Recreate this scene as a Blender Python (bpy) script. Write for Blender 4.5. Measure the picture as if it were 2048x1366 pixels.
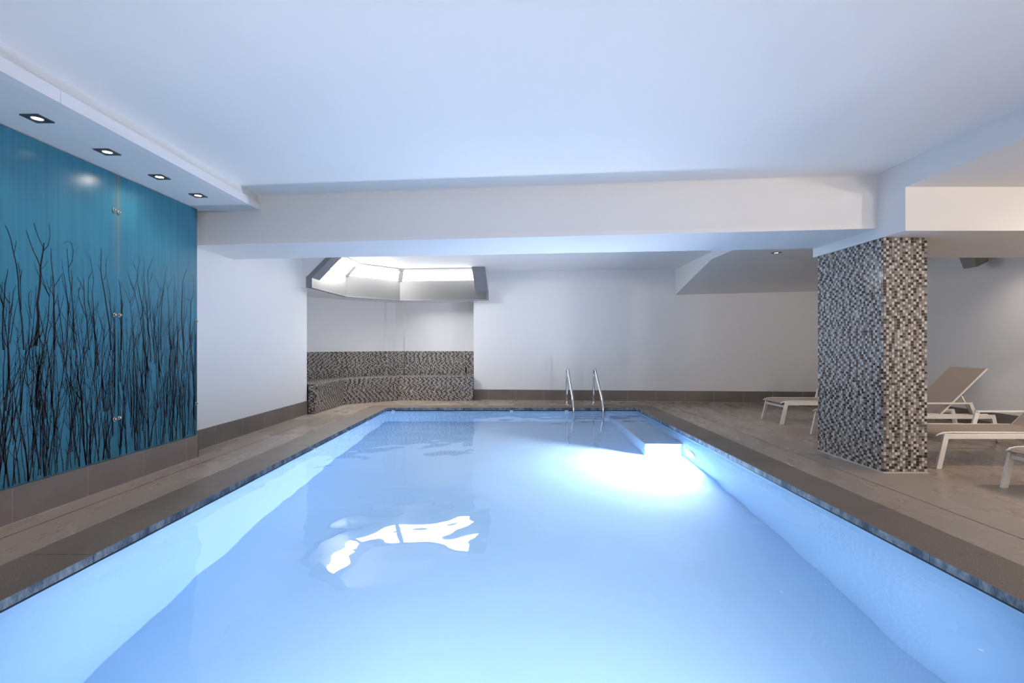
import bpy, math, random
from mathutils import Vector, Matrix

# ------------------------------------------------------------------ scene, camera, world, exposure
scene = bpy.context.scene
for o in list(bpy.data.objects):
    bpy.data.objects.remove(o, do_unlink=True)
COL = scene.collection

FPX = 1000.0                 # focal length in pixels of the 2048 x 1366 frame
VPX, VPY = 1023.0, 691.0     # vanishing point of the pool's long sides
HC = 1.20                    # camera height above the deck

cam_data = bpy.data.cameras.new('camera')
cam_data.sensor_width = 36.0
cam_data.lens = FPX / 2048.0 * 36.0
cam_data.shift_x = (1024.0 - VPX) / 2048.0
cam_data.shift_y = (VPY - 683.0) / 2048.0
cam_data.clip_start = 0.05
cam_data.clip_end = 100
cam = bpy.data.objects.new('camera', cam_data)
COL.objects.link(cam)
cam.location = (0, 0, HC)
cam.rotation_euler = (math.radians(90), 0, 0)
scene.camera = cam

world = bpy.data.worlds.new('world')
scene.world = world
world.use_nodes = True
world.node_tree.nodes['Background'].inputs['Color'].default_value = (0.75, 0.85, 1.0, 1)
world.node_tree.nodes['Background'].inputs['Strength'].default_value = 0.5

vs = scene.view_settings
vs.view_transform = 'Standard'
vs.look = 'None'
vs.gamma = 1.0
vs.use_curve_mapping = False
vs.exposure = 0.75

cy = scene.cycles
cy.max_bounces = 8
cy.diffuse_bounces = 4
cy.glossy_bounces = 3
cy.transmission_bounces = 6
cy.transparent_max_bounces = 10
cy.volume_bounces = 0
cy.caustics_reflective = False
cy.caustics_refractive = True
cy.blur_glossy = 0.5
cy.sample_clamp_direct = 0.0
cy.sample_clamp_indirect = 6.0
cy.use_light_tree = True
cy.use_denoising = True
cy.use_adaptive_sampling = True
cy.adaptive_threshold = 0.06
cy.adaptive_min_samples = 20

# lamp levels (watts / emission strengths)
POOL_LAMP_W = 25.5
POOL_COL = (0.86, 0.89, 1.0)
SKY_PANES = (33.0, 18.0, 9.5)     # the left facet faces the open sky
SOFFIT_W = 9.0
LOUNGE_W = 130.0
REAR_W = 125.0
FILL_UP_W = 40.0
WARM = (1.0, 0.86, 0.74)

# ------------------------------------------------------------------ main dimensions (metres)
POOL_X = 2.40
POOL_Y0, POOL_Y1 = 0.90, 9.63
COPING_W = 0.385
COPING_L = 0.785
WATER_Z = -0.075
CEIL = 2.83
WALL_L = -3.57
PIER_X = -3.385
PIER_Y = 5.36
WALL_R = 6.95
BEAM_X = 3.49
FRONT_Y = -3.0


def back_y(x):
    return 10.93 - 0.079 * x


# ------------------------------------------------------------------ materials
MATS = {}


def new_mat(name):
    m = bpy.data.materials.new(name)
    m.use_nodes = True
    nt = m.node_tree
    b = nt.nodes['Principled BSDF']
    MATS[name] = m
    return m, nt, b


def simple(name, col, rough=0.5, metal=0.0, spec=0.5, bump=None, var=0.0, vscale=3.0, coat=0.0):
    m, nt, b = new_mat(name)
    b.inputs['Base Color'].default_value = (*col, 1)
    b.inputs['Roughness'].default_value = rough
    b.inputs['Metallic'].default_value = metal
    b.inputs['Specular IOR Level'].default_value = spec
    b.inputs['Coat Weight'].default_value = coat
    if bump or var:
        tc = nt.nodes.new('ShaderNodeTexCoord')
    if var:
        n = nt.nodes.new('ShaderNodeTexNoise')
        n.inputs['Scale'].default_value = vscale
        n.inputs['Detail'].default_value = 4
        nt.links.new(tc.outputs['Object'], n.inputs['Vector'])
        r = nt.nodes.new('ShaderNodeMapRange')
        r.inputs['From Min'].default_value = 0.3
        r.inputs['From Max'].default_value = 0.7
        r.inputs['To Min'].default_value = 1 - var
        r.inputs['To Max'].default_value = 1 + var
        nt.links.new(n.outputs['Fac'], r.inputs['Value'])
        mx = nt.nodes.new('ShaderNodeVectorMath')
        mx.operation = 'SCALE'
        mx.inputs[0].default_value = col
        nt.links.new(r.outputs['Result'], mx.inputs['Scale'])
        nt.links.new(mx.outputs['Vector'], b.inputs['Base Color'])
    if bump:
        sc, st = bump
        n2 = nt.nodes.new('ShaderNodeTexNoise')
        n2.inputs['Scale'].default_value = sc
        n2.inputs['Detail'].default_value = 3
        nt.links.new(tc.outputs['Object'], n2.inputs['Vector'])
        bp = nt.nodes.new('ShaderNodeBump')
        bp.inputs['Strength'].default_value = st
        bp.inputs['Distance'].default_value = 0.004
        nt.links.new(n2.outputs['Fac'], bp.inputs['Height'])
        nt.links.new(bp.outputs['Normal'], b.inputs['Normal'])
    return m


def emissive(name, col, strength):
    m, nt, b = new_mat(name)
    b.inputs['Base Color'].default_value = (*col, 1)
    b.inputs['Emission Color'].default_value = (*col, 1)
    b.inputs['Emission Strength'].default_value = strength
    return m


simple('paint', (0.80, 0.80, 0.80), 0.65, bump=(60, 0.06))
simple('paint_ceiling', (0.90, 0.89, 0.88), 0.7, bump=(25, 0.05))
simple('paint_board', (0.82, 0.82, 0.84), 0.45)
simple('grey_frame', (0.20, 0.21, 0.24), 0.45)
simple('skirt_grey', (0.125, 0.125, 0.125), 0.4)
simple('rail_grey', (0.2, 0.2, 0.2), 0.45)
simple('white_frame', (0.40, 0.40, 0.40), 0.4)
simple('skirting', (0.165, 0.142, 0.128), 0.38, var=0.12, vscale=2.0, bump=(40, 0.08))
simple('skirting_light', (0.23, 0.19, 0.175), 0.42, var=0.12, vscale=2.0, bump=(40, 0.08))
simple('grout', (0.52, 0.49, 0.46), 0.8)
simple('grout_dark', (0.09, 0.08, 0.075), 0.8)
simple('gap_black', (0.008, 0.01, 0.012), 0.5)
simple('liner', (0.44, 0.69, 0.95), 0.6, var=0.03, vscale=0.9)
simple('white_plastic', (0.75, 0.78, 0.8), 0.35)
simple('steel', (0.72, 0.73, 0.75), 0.14, metal=1.0)
simple('bolt_steel', (0.62, 0.58, 0.52), 0.2, metal=1.0)
simple('white_metal', (0.74, 0.72, 0.69), 0.38)
simple('sling', (0.34, 0.275, 0.235), 0.7, bump=(500, 0.25))
simple('bronze_trim', (0.10, 0.10, 0.115), 0.35, metal=0.6)
simple('speaker_grey', (0.26, 0.255, 0.25), 0.5)
simple('speaker_bracket', (0.66, 0.6, 0.54), 0.5)
simple('branch_ink', (0.010, 0.011, 0.018), 0.35, spec=0.25)
simple('black_plastic', (0.01, 0.01, 0.01), 0.4)
simple('tile_white', (0.56, 0.55, 0.535), 0.16)
simple('tile_beige', (0.27, 0.24, 0.22), 0.2)
simple('tile_grey', (0.11, 0.107, 0.103), 0.14)
simple('tile_dark', (0.04, 0.024, 0.02), 0.12)
simple('mosaic_grout', (0.36, 0.335, 0.31), 0.8)
for k_, e_ in enumerate(SKY_PANES):
    emissive('sky_pane_%d' % k_, (1.0, 0.985, 0.96), e_)
emissive('lamp_lens', (1.0, 0.86, 0.66), 9.0)
emissive('lamp_lens_bright', (1.0, 0.88, 0.72), 22.0)
emissive('pool_lens', (0.95, 0.97, 1.0), 30.0)
simple('reflector', (0.8, 0.74, 0.62), 0.25, metal=1.0)
for n_ in ('lamp_lens', 'lamp_lens_bright', 'pool_lens'):
    MATS[n_].cycles.emission_sampling = 'NONE'     # the bulbs behind the lenses light the room


def stone_mats():
    # deck tile: taupe porcelain with wet patches (smoother and a bit darker where wet)
    for name, col, r_dry, r_wet, dark, bscale, bstr, thr in (
            ('deck_tile', (0.335, 0.272, 0.222), 0.33, 0.23, 0.94, 90, 0.05, 0.40),
            ('coping_top', (0.16, 0.129, 0.105), 0.5, 0.38, 0.94, 150, 0.6, 0.50)):
        m, nt, b = new_mat(name)
        g = nt.nodes.new('ShaderNodeNewGeometry')
        mp = nt.nodes.new('ShaderNodeMapping')
        mp.inputs['Scale'].default_value = (1.5, 0.75, 1)
        nt.links.new(g.outputs['Position'], mp.inputs['Vector'])
        n = nt.nodes.new('ShaderNodeTexNoise')
        n.inputs['Scale'].default_value = 1.1
        n.inputs['Detail'].default_value = 5
        n.inputs['Roughness'].default_value = 0.55
        n.inputs['Distortion'].default_value = 0.4
        nt.links.new(mp.outputs['Vector'], n.inputs['Vector'])
        wet = nt.nodes.new('ShaderNodeMapRange')
        wet.inputs['From Min'].default_value = thr
        wet.inputs['From Max'].default_value = thr + 0.16
        nt.links.new(n.outputs['Fac'], wet.inputs['Value'])
        ro = nt.nodes.new('ShaderNodeMapRange')
        ro.inputs['To Min'].default_value = r_dry
        ro.inputs['To Max'].default_value = r_wet
        nt.links.new(wet.outputs['Result'], ro.inputs['Value'])
        nt.links.new(ro.outputs['Result'], b.inputs['Roughness'])
        fine = nt.nodes.new('ShaderNodeTexNoise')
        fine.inputs['Scale'].default_value = bscale
        fine.inputs['Detail'].default_value = 3
        nt.links.new(g.outputs['Position'], fine.inputs['Vector'])
        fr = nt.nodes.new('ShaderNodeMapRange')
        fr.inputs['From Min'].default_value = 0.3
        fr.inputs['From Max'].default_value = 0.7
        sp = 0.42 if name == 'coping_top' else 0.06
        fr.inputs['To Min'].default_value = 1 - sp
        fr.inputs['To Max'].default_value = 1 + sp
        nt.links.new(fine.outputs['Fac'], fr.inputs['Value'])
        dk = nt.nodes.new('ShaderNodeMapRange')
        dk.inputs['To Min'].default_value = 1.0
        dk.inputs['To Max'].default_value = dark
        nt.links.new(wet.outputs['Result'], dk.inputs['Value'])
        mul = nt.nodes.new('ShaderNodeMath')
        mul.operation = 'MULTIPLY'
        nt.links.new(dk.outputs['Result'], mul.inputs[0])
        nt.links.new(fr.outputs['Result'], mul.inputs[1])
        sc = nt.nodes.new('ShaderNodeVectorMath')
        sc.operation = 'SCALE'
        sc.inputs[0].default_value = col
        nt.links.new(mul.outputs['Value'], sc.inputs['Scale'])
        nt.links.new(sc.outputs['Vector'], b.inputs['Base Color'])
        bp = nt.nodes.new('ShaderNodeBump')
        bp.inputs['Strength'].default_value = bstr
        bp.inputs['Distance'].default_value = 0.003
        nt.links.new(fine.outputs['Fac'], bp.inputs['Height'])
        nt.links.new(bp.outputs['Normal'], b.inputs['Normal'])

    # coping edge: dark stone with pale lime stains, and the pool's blue light put into the colour
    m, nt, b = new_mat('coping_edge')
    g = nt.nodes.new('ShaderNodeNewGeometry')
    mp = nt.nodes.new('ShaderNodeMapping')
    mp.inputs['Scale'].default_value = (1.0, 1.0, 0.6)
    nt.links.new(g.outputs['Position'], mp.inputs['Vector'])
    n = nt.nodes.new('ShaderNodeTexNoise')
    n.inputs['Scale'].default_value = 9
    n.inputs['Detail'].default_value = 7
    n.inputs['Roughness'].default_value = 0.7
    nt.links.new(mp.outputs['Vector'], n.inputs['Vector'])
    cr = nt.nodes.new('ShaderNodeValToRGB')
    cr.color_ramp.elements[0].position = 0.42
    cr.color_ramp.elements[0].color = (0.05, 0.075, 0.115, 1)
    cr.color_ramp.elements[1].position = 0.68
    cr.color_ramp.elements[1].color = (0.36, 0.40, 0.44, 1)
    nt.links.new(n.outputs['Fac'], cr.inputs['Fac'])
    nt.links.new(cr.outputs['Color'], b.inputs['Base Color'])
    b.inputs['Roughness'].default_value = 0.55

    # teal back-painted glass with rusty drip stains under the bolts and at the joint
    m, nt, b = new_mat('teal_glass')
    g = nt.nodes.new('ShaderNodeNewGeometry')
    sx = nt.nodes.new('ShaderNodeSeparateXYZ')
    nt.links.new(g.outputs['Position'], sx.inputs['Vector'])
    # vertical streaks: noise stretched along z, by world y
    mp = nt.nodes.new('ShaderNodeMapping')
    mp.inputs['Scale'].default_value = (1, 22, 0.25)
    nt.links.new(g.outputs['Position'], mp.inputs['Vector'])
    n = nt.nodes.new('ShaderNodeTexNoise')
    n.inputs['Scale'].default_value = 1.6
    n.inputs['Detail'].default_value = 3
    nt.links.new(mp.outputs['Vector'], n.inputs['Vector'])
    st = nt.nodes.new('ShaderNodeMapRange')
    st.inputs['From Min'].default_value = 0.35
    st.inputs['From Max'].default_value = 0.65
    st.inputs['To Min'].default_value = 0.93
    st.inputs['To Max'].default_value = 1.06
    nt.links.new(n.outputs['Fac'], st.inputs['Value'])
    # stain near the joint at y = 4.266
    d = nt.nodes.new('ShaderNodeMath'); d.operation = 'SUBTRACT'
    nt.links.new(sx.outputs['Y'], d.inputs[0]); d.inputs[1].default_value = 4.275
    a = nt.nodes.new('ShaderNodeMath'); a.operation = 'ABSOLUTE'
    nt.links.new(d.outputs['Value'], a.inputs[0])
    s1 = nt.nodes.new('ShaderNodeMapRange')
    s1.inputs['From Min'].default_value = 0.0
    s1.inputs['From Max'].default_value = 0.06
    s1.inputs['To Min'].default_value = 0.30
    s1.inputs['To Max'].default_value = 0.0
    nt.links.new(a.outputs['Value'], s1.inputs['Value'])
    zr = nt.nodes.new('ShaderNodeMapRange')
    zr.inputs['From Min'].default_value = 1.6
    zr.inputs['From Max'].default_value = 2.35
    nt.links.new(sx.outputs['Z'], zr.inputs['Value'])
    mm = nt.nodes.new('ShaderNodeMath'); mm.operation = 'MULTIPLY'
    nt.links.new(s1.outputs['Result'], mm.inputs[0]); nt.links.new(zr.outputs['Result'], mm.inputs[1])
    n3 = nt.nodes.new('ShaderNodeMath'); n3.operation = 'MULTIPLY'
    nt.links.new(mm.outputs['Value'], n3.inputs[0]); nt.links.new(st.outputs['Result'], n3.inputs[1])
    sc = nt.nodes.new('ShaderNodeVectorMath'); sc.operation = 'SCALE'
    sc.inputs[0].default_value = (0.030, 0.165, 0.245)
    nt.links.new(st.outputs['Result'], sc.inputs['Scale'])
    mix = nt.nodes.new('ShaderNodeMix'); mix.data_type = 'RGBA'
    nt.links.new(n3.outputs['Value'], mix.inputs['Factor'])
    nt.links.new(sc.outputs['Vector'], mix.inputs['A'])
    mix.inputs['B'].default_value = (0.22, 0.17, 0.07, 1)
    nt.links.new(mix.outputs['Result'], b.inputs['Base Color'])
    b.inputs['Roughness'].default_value = 0.27
    b.inputs['Specular IOR Level'].default_value = 0.4
    b.inputs['Coat Weight'].default_value = 0.0

    # water
    m = bpy.data.materials.new('water')
    m.use_nodes = True
    MATS['water'] = m
    nt = m.node_tree
    nt.nodes.remove(nt.nodes['Principled BSDF'])
    out = nt.nodes['Material Output']
    # gently moving water: mirror-like reflection, slightly blurred view into the depth
    rf = nt.nodes.new('ShaderNodeBsdfRefraction')
    rf.inputs['IOR'].default_value = 1.333
    rf.inputs['Roughness'].default_value = 0.06
    gs = nt.nodes.new('ShaderNodeBsdfGlossy')
    gs.inputs['Roughness'].default_value = 0.02
    fn = nt.nodes.new('ShaderNodeFresnel')
    fn.inputs['IOR'].default_value = 1.333
    gl = nt.nodes.new('ShaderNodeMixShader')
    nt.links.new(fn.outputs['Fac'], gl.inputs['Fac'])
    nt.links.new(rf.outputs['BSDF'], gl.inputs[1])
    nt.links.new(gs.outputs['BSDF'], gl.inputs[2])
    nt.links.new(gl.outputs['Shader'], out.inputs['Surface'])


stone_mats()


# ------------------------------------------------------------------ mesh helpers
class MB:
    def __init__(self):
        self.v, self.f, self.m = [], [], []

    def quad(self, a, b, c, d, mi=0):
        i = len(self.v)
        self.v += [tuple(a), tuple(b), tuple(c), tuple(d)]
        self.f.append((i, i + 1, i + 2, i + 3)); self.m.append(mi)

    def poly(self, pts, mi=0):
        i = len(self.v)
        self.v += [tuple(p) for p in pts]
        self.f.append(tuple(range(i, i + len(pts)))); self.m.append(mi)

    def hexa(self, c, mi=0):
        """8 corners: bottom loop (ccw from above), top loop"""
        i = len(self.v)
        self.v += [tuple(p) for p in c]
        for q in ((3, 2, 1, 0), (4, 5, 6, 7), (0, 1, 5, 4), (1, 2, 6, 5), (2, 3, 7, 6), (3, 0, 4, 7)):
            self.f.append(tuple(i + k for k in q)); self.m.append(mi)

    def box(self, x0, x1, y0, y1, z0, z1, mi=0):
        self.hexa([(x0, y0, z0), (x1, y0, z0), (x1, y1, z0), (x0, y1, z0),
                   (x0, y0, z1), (x1, y0, z1), (x1, y1, z1), (x0, y1, z1)], mi)

    def prism(self, pts0, pts1, mi=0):
        """two matching closed loops joined (end caps included)"""
        n = len(pts0); i = len(self.v)
        self.v += [tuple(p) for p in pts0] + [tuple(p) for p in pts1]
        self.f.append(tuple(i + k for k in reversed(range(n)))); self.m.append(mi)
        self.f.append(tuple(i + n + k for k in range(n))); self.m.append(mi)
        for k in range(n):
            l = (k + 1) % n
            self.f.append((i + k, i + l, i + n + l, i + n + k)); self.m.append(mi)

    def bar(self, a, b, w, h, up=(0, 0, 1), mi=0):
        """rectangular bar from a to b: w across, h along up"""
        a, b = Vector(a), Vector(b)
        d = (b - a).normalized()
        s = d.cross(Vector(up))
        if s.length < 1e-4:
            s = d.cross(Vector((1, 0, 0)))
        s.normalize()
        u = s.cross(d).normalized()
        s, u = s * w / 2, u * h / 2
        l0 = [a - s - u, a + s - u, a + s + u, a - s + u]
        self.prism(l0, [p + (b - a) for p in l0], mi)

    def tube(self, path, r, seg=10, mi=0, cap=True):
        path = [Vector(p) for p in path]
        n = len(path)
        t = [(path[min(k + 1, n - 1)] - path[max(k - 1, 0)]).normalized() for k in range(n)]
        ref = Vector((0, 0, 1)) if abs(t[0].z) < 0.9 else Vector((1, 0, 0))
        s = t[0].cross(ref).normalized()
        i0 = len(self.v)
        for k in range(n):
            s = (s - t[k] * s.dot(t[k])).normalized()
            u = t[k].cross(s)
            rr = r[k] if isinstance(r, (list, tuple)) else r
            for j in range(seg):
                an = 2 * math.pi * j / seg
                self.v.append(tuple(path[k] + s * math.cos(an) * rr + u * math.sin(an) * rr))
        for k in range(n - 1):
            for j in range(seg):
                a = i0 + k * seg + j; b = i0 + k * seg + (j + 1) % seg
                self.f.append((a, b, b + seg, a + seg)); self.m.append(mi)
        if cap:
            self.f.append(tuple(i0 + j for j in reversed(range(seg)))); self.m.append(mi)
            self.f.append(tuple(i0 + (n - 1) * seg + j for j in range(seg))); self.m.append(mi)

    def build(self, name, mats, parent=None, smooth=False, bevel=0.0, fix=True):
        me = bpy.data.meshes.new(name)
        me.from_pydata(self.v, [], self.f)
        if isinstance(mats, str):
            mats = [mats]
        for k in mats:
            me.materials.append(MATS[k])
        if len(mats) > 1:
            me.polygons.foreach_set('material_index', self.m)
        if fix:
            import bmesh
            bm = bmesh.new(); bm.from_mesh(me)
            bmesh.ops.recalc_face_normals(bm, faces=bm.faces)
            bm.to_mesh(me); bm.free()
        if smooth:
            me.polygons.foreach_set('use_smooth', [True] * len(me.polygons))
        me.update()
        o = bpy.data.objects.new(name, me)
        COL.objects.link(o)
        if parent is not None:
            o.parent = parent
            if parent.type == 'EMPTY' or True:
                o.matrix_parent_inverse = Matrix.Translation(-parent.location) if parent.get('_world') else Matrix()
        if bevel:
            md = o.modifiers.new('bevel', 'BEVEL')
            md.width = bevel; md.segments = 2; md.limit_method = 'ANGLE'
            md.harden_normals = False
        return o


def tag(o, label=None, cat=None, group=None, kind=None):
    if label: o['label'] = label
    if cat: o['category'] = cat
    if group: o['group'] = group
    if kind: o['kind'] = kind
    return o


def empty(name, loc=(0, 0, 0), rz=0.0):
    o = bpy.data.objects.new(name, None)
    o.empty_display_size = 0.1
    COL.objects.link(o)
    o.location = loc
    o.rotation_euler = (0, 0, rz)
    return o


def copy_tree(o, parent=None):
    c = o.copy(); COL.objects.link(c); c.parent = parent
    for ch in list(o.children):
        copy_tree(ch, c)
    return c


def piece(mesh, name, loc, parent, scale=(1, 1, 1), rz=0.0):
    o = bpy.data.objects.new(name, mesh)
    COL.objects.link(o)
    o.parent = parent
    o.location = loc
    o.scale = scale
    o.rotation_euler = (0, 0, rz)
    return o


def panel_pt(px, py, X):
    """pixel -> point on the vertical plane x = X (left wall side)"""
    y = X * FPX / (px - VPX)
    return y, HC - (py - VPY) / FPX * y


# ------------------------------------------------------------------ ceiling group
# bay polyline of the roof-light hood (front face), from the left end to the right end
HOOD = [(-3.40, 8.52), (-3.33, 10.08), (-2.45, 10.98), (-0.52, 10.79)]


def offset_poly(pl, d):
    """offset an open polyline to its right-hand (room) side"""
    out = []
    n = len(pl)
    nr = []
    for k in range(n - 1):
        dx, dy = pl[k + 1][0] - pl[k][0], pl[k + 1][1] - pl[k][1]
        l = math.hypot(dx, dy)
        nr.append((dy / l, -dx / l))
    for k in range(n):
        if k == 0: a = b = nr[0]
        elif k == n - 1: a = b = nr[-1]
        else: a, b = nr[k - 1], nr[k]
        mx, my = a[0] + b[0], a[1] + b[1]
        l = math.hypot(mx, my); mx /= l; my /= l
        c = mx * a[0] + my * a[1]
        out.append((pl[k][0] + mx * d / c, pl[k][1] + my * d / c))
    return out


hood_ceil = offset_poly(HOOD, 0.34)

mb = MB()
outline = [(WALL_L - 0.1, FRONT_Y), (BEAM_X + 0.05, FRONT_Y), (BEAM_X + 0.05, back_y(BEAM_X) + 0.05),
           (hood_ceil[3][0], back_y(hood_ceil[3][0]) + 0.05)]
outline += [hood_ceil[3], hood_ceil[2], hood_ceil[1], hood_ceil[0]]
outline += [(WALL_L - 0.1, hood_ceil[0][1])]
mb.prism([(x, y, CEIL) for x, y in outline], [(x, y, CEIL + 0.06) for x, y in outline])
ceiling = mb.build('ceiling', 'paint_ceiling')
tag(ceiling, 'white painted ceiling above the pool', kind='structure')

# lowered part over the lounge: longitudinal beam face, cross beam, flat soffits and sloped bulkhead
prof = [(FRONT_Y, 3.0), (FRONT_Y, 2.605), (4.43, 2.605), (4.43, 2.217), (5.79, 2.217), (5.79, 2.705),
        (8.73, 2.705), (10.72, 2.265), (11.2, 2.265), (11.2, 3.0)]
mb = MB()
mb.prism([(BEAM_X, y, z) for y, z in prof], [(WALL_R + 0.05, y, z) for y, z in prof])
mb.build('lounge_bulkhead', 'paint', ceiling)

# beam across the pool, skewed to the pool axis, with a soft cove where it meets the ceiling
fl, fr_ = (-3.62, 5.53), (BEAM_X, 4.77)
bl, br_ = (-3.62, 6.42), (BEAM_X, 5.75)


def beam_loop(f, b, zb):
    return [(f[0], f[1], zb), (f[0], f[1], CEIL - 0.012), (f[0], f[1] - 0.012, CEIL + 0.002), (b[0], b[1], CEIL + 0.01), (b[0], b[1], zb)]


mb = MB()
mb.prism(beam_loop(fl, bl, 2.305), beam_loop(fr_, br_, 2.316))
mb.build('cross_beam', 'paint', ceiling)
mb = MB()      # thin board along the lower front edge
mb.prism([(fl[0], fl[1] - 0.008, 2.303), (fl[0], fl[1] - 0.008, 2.342), (fl[0], fl[1] + 0.02, 2.342), (fl[0], fl[1] + 0.02, 2.303)],
         [(fr_[0], fr_[1] - 0.008, 2.314), (fr_[0], fr_[1] - 0.008, 2.353), (fr_[0], fr_[1] + 0.02, 2.353), (fr_[0], fr_[1] + 0.02, 2.314)])
mb.build('edge_board', 'paint_board', ceiling)

# soffit above the glass panels and its fascia board
mb = MB()
mb.box(-3.6, -2.755, FRONT_Y, 5.46, 2.668, CEIL + 0.01)
mb.build('side_soffit', 'paint', ceiling)
for y0, y1 in ((FRONT_Y, 3.02), (3.023, 5.47)):
    mb = MB()
    mb.box(-2.755, -2.725, y0, y1, 2.664, 2.745)
    mb.box(-2.80, -2.755, y0, y1, 2.664, 2.668)
    mb.build('fascia_board', 'paint_board', ceiling)

# ------------------------------------------------------------------ walls
mb = MB()
mb.box(PIER_X - 0.4, PIER_X, FRONT_Y, PIER_Y - 0.012, 0, CEIL)
mb.box(WALL_L - 0.2, WALL_L, PIER_Y - 0.02, 8.72, 0, CEIL)
w = mb.build('wall_left', 'paint')
tag(w, kind='structure')

# bay walls (corner niche), with shallow pilasters
A = Vector((-4.3, 10.35)); B = Vector((-2.75, 11.85)); C = Vector((-0.84, 11.70))
d1 = (B - A).normalized(); n1 = Vector((d1.y, -d1.x))
d2 = (C - B).normalized(); n2 = Vector((d2.y, -d2.x))
PR = 0.05
nb = ((n1 + n2).normalized()) * PR / max(0.2, (n1 + n2).normalized().dot(n1))
bay = [Vector((-4.3, 8.72)), A, A + d1 * 0.0 + n1 * PR, A + d1 * 0.648 + n1 * PR, A + d1 * 0.648, A + d1 * 1.866,
       A + d1 * 1.90 + n1 * PR, B + nb, B + d2 * 0.206 + n2 * PR, B + d2 * 0.23, B + d2 * 1.69, B + d2 * 1.695 + n2 * PR, C + n2 * PR]
mb = MB()
for p, q in zip(bay[:-1], bay[1:]):
    if (q - p).length < 1e-4: continue
    mb.quad((p.x, p.y, 0), (q.x, q.y, 0), (q.x, q.y, 2.4), (p.x, p.y, 2.4))
mb.quad((WALL_L - 0.2, 8.72, 0), (-4.3, 8.72, 0), (-4.3, 8.72, 2.4), (WALL_L - 0.2, 8.72, 2.4))
w = mb.build('wall_bay', 'paint', fix=False)
tag(w, kind='structure')

x0, x1 = -0.832, WALL_R + 0.2
mb = MB()
mb.prism([(x0, back_y(x0), 0), (x1, back_y(x1), 0), (x1, back_y(x1) + 1.2, 0), (x0, back_y(x0) + 1.2, 0)],
         [(x0, back_y(x0), CEIL + .02), (x1, back_y(x1), CEIL + .02), (x1, back_y(x1) + 1.2, CEIL + .02), (x0, back_y(x0) + 1.2, CEIL + .02)])
w = mb.build('wall_back', 'paint')
tag(w, kind='structure')
mb = MB(); mb.box(WALL_R, WALL_R + 0.2, FRONT_Y, 11.0, 0, CEIL)
tag(mb.build('wall_right', 'paint'), kind='structure')
mb = MB(); mb.box(WALL_L - 0.3, WALL_R + 0.2, FRONT_Y - 0.2, FRONT_Y, -0.02, 3.0)
tag(mb.build('wall_front', 'paint'), kind='structure')

# ------------------------------------------------------------------ roof-light hood in the corner bay
win = empty('window_1', (0, 0, 0))
tag(win, 'faceted roof-light hood with three bright panes in the corner bay', kind='structure')
Z_B, Z_T = 2.185, 2.605          # vertical skirt
zg = 2.785; dg = 0.20            # head of the sloping glass
front = HOOD
back = offset_poly(HOOD, -0.08)
gtop = offset_poly(HOOD, dg)
for k in range(3):
    mb = MB()
    a, b = front[k], front[k + 1]
    c, d = back[k], back[k + 1]
    mb.prism([(a[0], a[1], Z_B + 0.012), (b[0], b[1], Z_B + 0.012), (d[0], d[1], Z_B + 0.012), (c[0], c[1], Z_B + 0.012)],
             [(a[0], a[1], Z_T), (b[0], b[1], Z_T), (d[0], d[1], Z_T), (c[0], c[1], Z_T)])
    mb.build('skirt_panel', 'skirt_grey', win)
    mb = MB()     # dark edge strip under the skirt
    f2 = offset_poly(HOOD, 0.006)
    a, b = f2[k], f2[k + 1]
    mb.prism([(a[0], a[1], Z_B), (b[0], b[1], Z_B), (d[0], d[1], Z_B), (c[0], c[1], Z_B)],
             [(a[0], a[1], Z_B + 0.014), (b[0], b[1], Z_B + 0.014), (d[0], d[1], Z_B + 0.014), (c[0], c[1], Z_B + 0.014)])
    mb.build('edge_strip', 'grey_frame', win)
    # glass pane, inset along the facet
    t0 = 0.03 if k else 0.0
    t1 = 0.03
    a, b = Vector((*front[k], Z_T)), Vector((*front[k + 1], Z_T))
    c, d = Vector((*gtop[k], zg)), Vector((*gtop[k + 1], zg))
    L = (b - a).length
    ia, ib = a.lerp(b, 0.045 / L), a.lerp(b, 1 - 0.045 / L)
    ic, id_ = c.lerp(d, 0.045 / L), c.lerp(d, 1 - 0.045 / L)
    mb = MB()
    up = Vector((0, 0, 0.01))
    mb.prism([ia + up, ib + up, id_ + up, ic + up], [ia + up * 2, ib + up * 2, id_ + up * 2, ic + up * 2])
    mb.build('pane', 'sky_pane_%d' % k, win)
    # head rail between the glass and the ceiling edge
    e, f = hood_ceil[k], hood_ceil[k + 1]
    mb = MB()
    mb.prism([c, d, Vector((f[0], f[1], CEIL - 0.012)), Vector((e[0], e[1], CEIL - 0.012))],
             [c + Vector((0, 0, .03)), d + Vector((0, 0, .03)), Vector((f[0], f[1], CEIL + .03)), Vector((e[0], e[1], CEIL + .03))])
    mb.build('head_rail', 'rail_grey', win)
    mb = MB()
    mb.tube([(e[0], e[1], CEIL - 0.004), (f[0], f[1], CEIL - 0.004)], 0.009, 6)
    mb.build('edge_bead', 'grey_frame', win)
for k in (1, 2):   # mullions on the hips
    mb = MB()
    a = Vector((*front[k], Z_T)); c = Vector((*gtop[k], zg))
    mb.bar(a, c, 0.10, 0.03, up=(0, 0, 1))
    mb.build('mullion', 'white_frame', win)
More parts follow.
